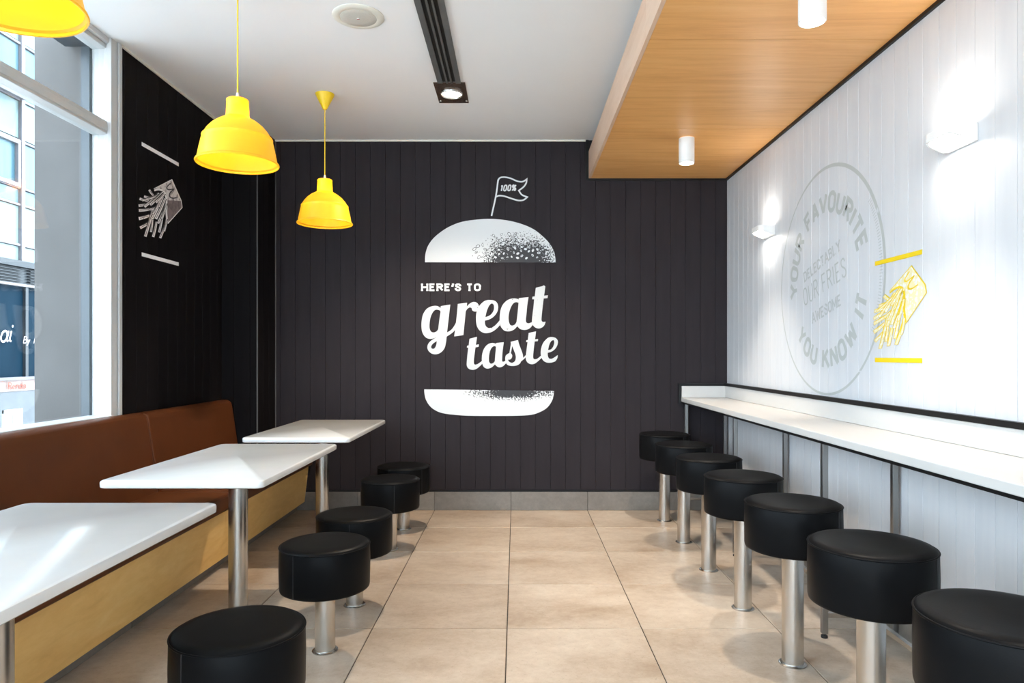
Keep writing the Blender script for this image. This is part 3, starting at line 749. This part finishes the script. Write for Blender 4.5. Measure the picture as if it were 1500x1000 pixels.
# ================================================================== ROUND EMBLEM ON THE RIGHT WALL
EY, EZ, ER = 3.705, 1.613, 0.612
EB = (XR - 0.0005, EY, EZ - ER)
em = thing('round_emblem', 'large pale grey round slogan emblem printed on the pale boarded wall', 'wall print', EB)
def rw(u, v, d=0.0): return (-d, -u, v + ER)      # u to the right as read, v up, from the emblem's centre
g = G()
n = 96; ro, ri = [], []
for k in range(n):
    a = 2 * PI * k / n
    t = 0.011 + 0.011 * max(0, math.cos(a - 0.9)) + 0.003 * math.cos(a + 1)
    ro.append((ER * math.cos(a), ER * math.sin(a))); ri.append(((ER - t) * math.cos(a), (ER - t) * math.sin(a)))
g.add([rw(*p) for p in ro] + [rw(*p) for p in ri], [(k, (k + 1) % n, n + (k + 1) % n, n + k) for k in range(n)])
g.go('ring', M['print_grey'], em)
g = G()
for k in range(46):
    a = math.radians(-30 + k * 1.45)
    ribbon(g, [((ER - 0.055) * math.cos(a), (ER - 0.055) * math.sin(a)), ((ER - 0.030) * math.cos(a), (ER - 0.030) * math.sin(a))], 0.004, lambda p, q: rw(p, q, 0.0002))
tag(g.go('tick_marks', M['print_grey_light'], em), kind='stuff')
def arc_text(s, a0, a1, r0, r1, top, h=0.115, t=0.024, gap=.29, space=.46):
    tot = text_w(s, 1.0, gap, space); x = 0.0
    k = (a1 - a0) / tot
    for ch in s:
        if ch == ' ': x += space; continue
        g = G(); x_ = x
        def place(u, v, d):
            a = math.radians(a0 + (x_ + u / h) * k)
            r = r0 + (r1 - r0) * (v / h)
            return rw(r * math.cos(a), r * math.sin(a), d)
        text(g, ch, place, h, t, gap=0); g.go('letter', M['print_grey'], em)
        x += GL[ch][0] + gap
arc_text('YOUR FAVOURITE', 187, 17, 0.358, 0.474, True)
arc_text('YOU KNOW IT', 219, 345, 0.474, 0.358, False)
def line_text(s, u0, v0, ang, h, t, width, serif, m):
    ca, sa = math.cos(ang), math.sin(ang)
    gap = .24; tot = text_w(s, 1.0, gap, .4); xs = (width / h - gap * (len(s) - 1)) / (tot - gap * (len(s) - 1))
    g = G(); text(g, s, lambda u, v, d: rw(u0 + u * ca - v * sa, v0 + u * sa + v * ca, d), h, t, gap=gap, serif=serif, xs=xs, space=.4)
    g.go('lettering', m, em)
line_text('DELECTABLY', -0.262, 0.020, math.radians(15), 0.060, 0.010, 0.455, .10, M['print_grey_light'])
line_text('OUR FRIES', -0.262, -0.118, math.radians(13), 0.105, 0.009, 0.52, 0, M['print_grey'])
line_text('AWESOME', -0.155, -0.222, math.radians(13), 0.062, 0.010, 0.345, .10, M['print_grey_light'])

# signs on the building across the street
sg = [('ai', 13.33, 1.455, 0.40, 0.036, M['sign_white'], .12), ('By', 13.95, 1.45, 0.15, 0.016, M['sign_white'], .14), ('N', 14.24, 1.45, 0.15, 0.016, M['sign_white'], .14)]
for s, y0, z0, h, t, m, sp in sg:
    g = G(); text(g, s, lambda u, v, d: (FX + 0.05 + d - FX, y0 + u - 14.0, z0 + v + 0.5), h, t, gap=sp, shear=.25, extra_d=.002); g.go('sign_lettering', m, bd)
g = G(); text(g, 'Re nda', lambda u, v, d: (0.03 + d, 13.55 + u - 14.0, 0.535 + v + 0.5), 0.15, 0.022, gap=.18, extra_d=.002); g.go('sign_lettering', M['sign_red'], bd)
# pale slatted chair on the pavement across the street
ch = thing('outdoor_chair', 'white slatted outdoor chair on the pavement across the street', 'chair', (-8.5, 11.95, -0.5))
for dx in (-.2, .2):
    for dy in (-.2, .2):
        G().box(dx - .02, dx + .02, dy - .02, dy + .02, 0, .78 if dx < 0 else .44).go('leg', M['white_paint'], ch)
G().box(-.22, .22, -.22, .22, .42, .45).go('seat', M['white_paint'], ch)
for k in range(4): G().box(-.215, -.195, -.16 + k * .09, -.11 + k * .09, .46, .74).go('slat', M['white_paint'], ch)
G().box(-.22, -.19, -.22, .22, .72, .78).go('top_rail', M['white_paint'], ch)

# ================================================================== BENCH
BN = thing('banquette_bench', 'long tan leather banquette bench with plywood front under the window', 'bench', (-1.9, 1.7, 0))
def npart(g, name, m, smooth=None):
    loc = Vector((-1.9, 1.7, 0)); return obj(name, [tuple(Vector(v) - loc) for v in g.v], g.f, m, BN, smooth)
seams = [YF + 0.1, -1.85, 0.06, 1.97, 3.88, 5.035]
for a, b in zip(seams, seams[1:]):
    # reclined back pad, rounded top
    p = [(-2.145, 0.43), (-2.00, 0.43), (-2.012, 0.50), (-2.062, 0.84), (-2.070, 0.872), (-2.084, 0.888), (-2.104, 0.893), (-2.145, 0.893)]
    bevel(npart(G().prism(p, 'y', a + 0.0015, b - 0.0015), 'backrest_pad', M['tan_leather'], 35), 0.012, 3)
for a, b in zip(seams, seams[1:-1] + [5.418]):
    if b > 5.1:
        poly = [(-2.14, a + .0015), (-1.59, a + .0015), (-1.59, b), (XP + 0.012, b), (XP + 0.012, YP - 0.012), (-2.14, YP - 0.012)]
        g = G().prism(poly, 'z', 0.356, 0.452)
    else: g = G().box(-2.14, -1.59, a + .0015, b - .0015, 0.356, 0.452)
    bevel(npart(g, 'seat_pad', M['tan_leather'], 35), 0.018, 3)
fj = [YF + 0.1, -0.9, 1.5, 3.88, 5.416]
for a, b in zip(fj, fj[1:]):
    p = [(-1.642, 0.356), (-1.624, 0.356), (-1.656, 0.069), (-1.674, 0.069)]
    npart(G().prism(p, 'y', a + .0008, b - .0008), 'front_panel', M['bench_ply'])
e = edges(4.877, 0.6, YF + 0.1, 5.415)
for a, b in zip(e, e[1:]):
    bevel(npart(G().box(-1.728, -1.713, a + .0012, b - .0012, 0.0, 0.072), 'kick_tile', M['skirting_tile']), 0.001, 1)
npart(G().box(-2.14, -1.73, YF + 0.1, 5.03, 0.0, 0.354).box(XP + 0.012, -1.73, 5.03, 5.414, 0, 0.354).box(-1.73, -1.676, YF + .1, 5.414, 0.073, 0.354), 'carcass', M['groove_dark'])

# ================================================================== TABLES
def make_table(label, yc, L):
    t = thing('cafe_table', label, 'table', (-1.30, yc, 0), 'white tables along the bench')
    w = 0.32; l = L / 2
    rings = []
    for ins, z in ((0.006, 0.699), (0.001, 0.703), (0.0, 0.712), (0.0, 0.722), (0.002, 0.727), (0.008, 0.730)):
        rings.append([(x, y, z) for x, y in rrect(-w + ins, w - ins, -l + ins, l - ins, 0.028)])
    G().loft(rings).go('table_top', M['white_top'], t, 40)
    G().lathe([(0.043, 0.004), (0.043, 0.688)], 32).go('post', M['steel'], t, 40)
    G().lathe([(0.062, 0.0), (0.062, 0.004), (0.056, 0.007), (0.044, 0.007)], 32).go('floor_flange', M['steel'], t, 40)
    bevel(G().box(-0.14, 0.14, -0.14, 0.14, 0.687, 0.699).go('mounting_plate', M['dark_steel'], t), 0.002)
make_table('white topped table standing closest to the dark mural wall', 4.64, 1.14)
make_table('white topped table between the two other tables along the bench', 3.235, 1.13)
make_table('white topped table farthest from the dark mural wall', 1.72, 1.13)

# ================================================================== STOOLS
def make_stool(h, label, loc, group, proto=None, rz=0.0):
    if proto:
        t = copy_tree(proto); t.location = loc; t['label'] = label; t.rotation_euler = (0, 0, rz); return t
    t = thing('round_stool', label, 'stool', loc, group); t.rotation_euler = (0, 0, rz)
    R = 0.181; z0 = h - 0.19
    se = G().lathe([(0.02, z0), (R - 0.010, z0), (R - 0.002, z0 + 0.004), (R, z0 + 0.012), (R + 0.0015, z0 + 0.10), (R, h - 0.018), (R - 0.003, h - 0.011), (R - 0.010, h - 0.005), (R - 0.03, h - 0.0015), (R - 0.08, h), (0.01, h + 0.001)], 64).go('seat', M['black_vinyl'], t, 50)
    pts = [((R - 0.0005) * math.cos(2 * PI * k / 64), (R - 0.0005) * math.sin(2 * PI * k / 64), h - 0.0135) for k in range(64)]
    G().tube(pts, 0.0028, 8, True).go('piping', M['black_vinyl'], se, 60)
    G().box(-0.0012, 0.0012, -R - 0.0028, -R + 0.003, z0 + 0.008, h - 0.016).go('side_seam', M['stitch'], se)
    G().lathe([(0.041, 0.005), (0.041, z0 + 0.002)], 32).go('post', M['steel'], t, 40)
    G().lathe([(0.053, 0.0), (0.053, 0.003), (0.048, 0.006), (0.041, 0.006)], 32).go('floor_flange', M['steel'], t, 40)
    G().lathe([(0.09, z0 - 0.006), (0.09, z0 + 0.001)], 32).go('mounting_plate', M['dark_steel'], t, 40)
    return t
gl = 'low black stools along the white tables'
nth = ['first', 'second', 'third', 'fourth', 'fifth', 'sixth', 'seventh']
low = None
for k, (y, r) in enumerate(((4.84, 0.9), (4.33, 0.3), (3.37, 0.1), (2.85, -0.45), (1.965, -0.5))):
    t = make_stool(0.45, '%s low black stool from the dark mural wall beside the white tables' % nth[k], (-0.787, y, 0), gl, low, r)
    low = low or t
gt = 'tall black stools along the white counter'
tall = None
for k, y in enumerate((5.09, 4.50, 3.917, 3.326, 2.728, 2.125, 1.54)):
    t = make_stool(0.645, '%s tall black stool from the dark wall along the white counter' % nth[k], (1.091, y, 0), gt, tall, 0.62 + 0.02 * k)
    tall = tall or t

# ================================================================== COUNTER
CT = thing('wall_counter', 'long white wall counter with black edging on steel legs', 'counter', (1.48, 2.0, 0))
def cpart(g, name, m, smooth=None):
    loc = Vector((1.48, 2.0, 0)); return obj(name, [tuple(Vector(v) - loc) for v in g.v], g.f, m, CT, smooth)
YC0 = -1.2
bevel(cpart(G().box(1.292, XR - 0.002, YC0, YB - 0.003, 0.852, 0.884), 'worktop', M['counter_top']), 0.003, 2)
cpart(G().box(1.304, XR - 0.004, YC0 + .01, YB - 0.005, 0.838, 0.8515), 'underside_board', M['black_trim'])
bevel(cpart(G().box(XR - 0.020, XR - 0.002, YC0, YB - 0.020, 0.8845, 0.975), 'splashback', M['counter_top']), 0.002, 1)
bevel(cpart(G().box(1.296, XR - 0.002, YB - 0.0185, YB - 0.003, 0.8845, 0.975), 'end_splashback', M['counter_top']), 0.002, 1)
cpart(G().box(XR - 0.026, XR - 0.002, YC0, YB - 0.020, 0.9755, 0.997), 'edge_strip', M['black_trim'])
cpart(G().box(1.272, XR - 0.002, YB - 0.020, YB - 0.003, 0.9755, 0.995).box(1.272, 1.2915, YB - 0.020, YB - 0.003, 0.838, 0.9755), 'end_edge_strip', M['black_trim'])
for yl in (5.395, 4.19, 2.98, 1.77, 0.56, -0.65):
    for x in (1.328, 1.630):
        bevel(cpart(G().box(x - 0.0125, x + 0.0125, yl - 0.0125, yl + 0.0125, 0.018, 0.838), 'leg', M['dark_steel']), 0.002, 1)
        cpart(G().lathe([(0.014, 0.0), (0.014, 0.010), (0.007, 0.011), (0.007, 0.020)], 12, (x, yl, 0)), 'foot', M['black_rubber'], 40)
    cpart(G().box(1.341, 1.617, yl - 0.010, yl + 0.010, 0.088, 0.108), 'stretcher', M['steel'])
for a, b in ((4.19, 5.395), (2.98, 4.19), (1.77, 2.98), (0.56, 1.77), (-0.65, 0.56)):
    cpart(G().box(1.50, 1.52, a + 0.011, b - 0.011, 0.088, 0.108), 'long_rail', M['steel'])

# ================================================================== PENDANT LAMPS
def make_pendant(label, y, proto=None):
    if proto:
        t = copy_tree(proto); t.location = (-1.236, y, 2.062); t['label'] = label; return t
    t = thing('pendant_lamp', label, 'lamp', (-1.236, y, 2.062), 'yellow pendant lamps over the tables')
    out = [(0.1745, 0.000), (0.1765, 0.004), (0.1745, 0.009), (0.1680, 0.014), (0.1640, 0.035), (0.1570, 0.070), (0.1500, 0.100), (0.1475, 0.112), (0.1490, 0.116), (0.1465, 0.121), (0.1400, 0.127), (0.1290, 0.146), (0.1100, 0.168), (0.0850, 0.188), (0.0600, 0.202), (0.0500, 0.209), (0.0480, 0.220), (0.0465, 0.275), (0.0475, 0.279), (0.0470, 0.285), (0.0430, 0.288), (0.006, 0.288)]
    inn = [(max(r - 0.003, 0.004), z - 0.002 if z > 0.2 else z + 0.001) for r, z in out if 0.009 <= z][::-1]
    prof = [(0.1700, 0.001)] + out + inn + [(0.1700, 0.001)]
    sh = G().lathe(prof, 56, cap=False).go('shade', M['yellow_shade'], t, 40)
    G().lathe([(0.010, 0.286), (0.0095, 0.292), (0.006, 0.312), (0.0032, 0.318)], 16).go('cord_grip', M['lamp_white'], t, 40)
    G().lathe([(0.0032, 0.300), (0.0032, ZC - 2.062 - 0.09)], 10).go('cord', M['yellow_plastic'], t, 40)
    G().lathe([(0.006, ZC - 2.062 - 0.102), (0.013, ZC - 2.062 - 0.100), (0.058, ZC - 2.062 - 0.010), (0.060, ZC - 2.062 - 0.001)], 32).go('ceiling_cup', M['yellow_plastic'], t, 40)
    G().lathe([(0.011, 0.240), (0.012, 0.245), (0.012, 0.284)], 16).go('bulb_holder', M['lamp_white'], t, 40)
    G().lathe([(0.003, 0.158), (0.016, 0.162), (0.026, 0.177), (0.028, 0.192), (0.024, 0.210), (0.011, 0.239)], 20).go('bulb', M['bulb'], t, 40)
    return t
p0 = make_pendant('yellow dome pendant lamp hanging closest to the dark mural wall', 4.47)
make_pendant('yellow dome pendant lamp hanging over the middle white table', 3.07, p0)
make_pendant('yellow dome pendant lamp hanging over the table farthest from the mural', 1.67, p0)

# ================================================================== CEILING FITTINGS
sp = thing('ceiling_speaker', 'round cream ceiling speaker with mesh grille', 'speaker', (-0.786, 3.445, ZC))
G().lathe([(0.085, -0.006), (0.092, -0.010), (0.118, -0.008), (0.127, -0.003), (0.1275, -0.0005)], 48).go('rim', M['speaker_cream'], sp, 40)
G().lathe([(0.003, -0.0125), (0.05, -0.0120), (0.088, -0.0102), (0.090, -0.009)], 48).go('grille', M['speaker_grille'], sp, 40)
G().lathe([(0.007, -0.0150), (0.008, -0.0120)], 20).go('badge', M['lamp_white'], sp, 40)
G().box(-0.006, 0.006, -0.0025, 0.0025, -0.0158, -0.0150).go('badge_mark', M['red_mark'], sp)

XD = -0.412
sl = thing('slot_diffuser', 'dark grey linear air diffuser with three black slots in the ceiling', 'air vent', (XD, 1.0, ZC))
L0, L1 = -3.4, 3.262
G().box(-0.070, 0.070, L0, L1, -0.004, -0.0005).go('backing', M['diffuser_black'], sl)
for a, b in ((-0.0715, -0.0405), (0.0405, 0.0715)): G().box(a, b, L0, L1, -0.014, -0.0045).go('flange', M['diffuser_grey'], sl)
for a, b in ((-0.0195, -0.009), (0.009, 0.0195)): G().box(a, b, L0, L1, -0.014, -0.0045).go('blade', M['diffuser_grey'], sl)

dl = thing('ceiling_downlight', 'square bronze ceiling downlight at the end of the slot diffuser', 'downlight', (-0.414, 4.445, ZC))
g = G().box(-0.099, 0.099, -0.172, 0.172, -0.006, -0.0005); bevel(g.go('plate', M['fitting_bronze'], dl), 0.002)
G().lathe([(0.060, -0.0065), (0.066, -0.018), (0.072, -0.018), (0.074, -0.0065)], 32).go('lamp_ring', M['steel'], dl, 40)
G().lathe([(0.002, -0.0145), (0.040, -0.0135), (0.059, -0.0095), (0.059, -0.007)], 32).go('lens', M['led_warm'], dl, 40)
for x in (-0.085, 0.085): G().lathe([(0.006, -0.011), (0.008, -0.0065)], 12, (x, 0.13, 0)).go('clip', M['steel'], dl, 40)
def spot(parent, loc, energy, color, size, blend, rad=0.03, aim=None, name='spot_light'):
    ld = bpy.data.lights.new(name, 'SPOT'); ld.energy = energy; ld.color = color; ld.spot_size = math.radians(size); ld.spot_blend = blend; ld.shadow_soft_size = rad
    lo = bpy.data.objects.new(name, ld); col.objects.link(lo); lo.parent = parent; lo.location = loc
    if aim: lo.rotation_euler = Vector(aim).to_track_quat('-Z', 'Y').to_euler()
    return lo
WARM = (1.0, 0.84, 0.66)
spot(dl, (0, 0, -0.030), 72, WARM, 110, 0.7, 0.03)

# cylinder downlights below the bulkhead
def make_can(label, y, proto=None):
    if proto:
        t = copy_tree(proto); t.location = (1.09, y, BZ); t['label'] = label; return t
    t = thing('cylinder_downlight', label, 'downlight', (1.09, y, BZ), 'white cylinder downlights under the bulkhead')
    G().lathe([(0.049, -0.0005), (0.049, -0.158), (0.0475, -0.160), (0.043, -0.160), (0.0425, -0.140)], 40, cap=False).go('body', M['lamp_white'], t, 40)
    G().lathe([(0.002, -0.151), (0.0415, -0.151), (0.0415, -0.146)], 32).go('lens', M['led_warm'], t, 40)
    spot(t, (0, 0, -0.165), 40, (1.0, 0.91, 0.80), 74, 0.6, 0.03)
    return t
k0 = make_can('white cylinder downlight under the bulkhead closest to the dark mural wall', 4.42)
make_can('white cylinder downlight under the bulkhead between the two other cylinder lights', 2.545, k0)
make_can('added unseen white cylinder downlight under the bulkhead farthest from the dark mural wall', 0.67, k0)  # out of view, added to light the near stools and floor

# wall lamps
def make_sconce(label, y, proto=None):
    if proto:
        t = copy_tree(proto); t.location = (XR, y, 2.017); t['label'] = label; return t
    t = thing('wall_lamp', label, 'wall lamp', (XR, y, 2.017), 'white wall lamps on the pale wall')
    # plan outline: flat at the wall, rounded nose; underside rises towards the nose
    def plan(ins):
        w = 0.085 - ins; d = -0.104 + ins; r = 0.034
        pts = [(-0.020, -w), (-0.020, w)]
        pts += [(d + r + r * math.cos(a), w - r + r * math.sin(a)) for a in [math.radians(90 + 15 * k) for k in range(7)]]
        pts += [(d + r + r * math.cos(a), -w + r + r * math.sin(a)) for a in [math.radians(180 + 15 * k) for k in range(7)]]
        return pts
    zb = lambda x: -0.032 + 0.033 * min(1, max(0, (-x - 0.02) / 0.08))
    o, i = plan(0), plan(0.007); i = [(min(x, -0.027), yy) for x, yy in i]
    rings = [[(x, yy, 0.032) for x, yy in o], [(x, yy, zb(x)) for x, yy in o], [(x, yy, zb(x)) for x, yy in i], [(x, yy, 0.032) for x, yy in i], [(x, yy, 0.032) for x, yy in o]]
    G().loft(rings, False).go('housing', M['lamp_white'], t, 40)
    n = len(i)
    G().add([(x, yy, zb(x) + 0.006) for x, yy in i] + [(x, yy, zb(x) + 0.010) for x, yy in i], [tuple(range(n))[::-1], tuple(range(n, 2 * n))] + [(q, (q + 1) % n, n + (q + 1) % n, n + q) for q in range(n)]).go('lower_diffuser', M['led_white'], t, 40)
    G().add([(x, yy, 0.022) for x, yy in i] + [(x, yy, 0.026) for x, yy in i], [tuple(range(n))[::-1], tuple(range(n, 2 * n))] + [(q, (q + 1) % n, n + (q + 1) % n, n + q) for q in range(n)]).go('upper_diffuser', M['led_white'], t, 40)
    bevel(G().box(-0.0205, -0.0008, -0.083, 0.083, -0.031, 0.031).go('wall_plate', M['lamp_white'], t), 0.002)
    for s, z in ((1, 0.036), (-1, -0.036)):
        ld = bpy.data.lights.new('wall_lamp_light', 'AREA'); ld.shape = 'RECTANGLE'; ld.size = 0.06; ld.size_y = 0.13; ld.energy = 0.36; ld.color = (1.0, 0.93, 0.84)
        lo = bpy.data.objects.new('wall_lamp_light', ld); col.objects.link(lo); lo.parent = t; lo.location = (-0.062, 0, z)
        lo.rotation_euler = (PI, 0, 0) if s > 0 else (0, 0, 0)
    return t
s0 = make_sconce('white wall lamp mounted closest to the dark mural wall', 4.50)
make_sconce('white wall lamp mounted above the yellow fries print', 2.56, s0)
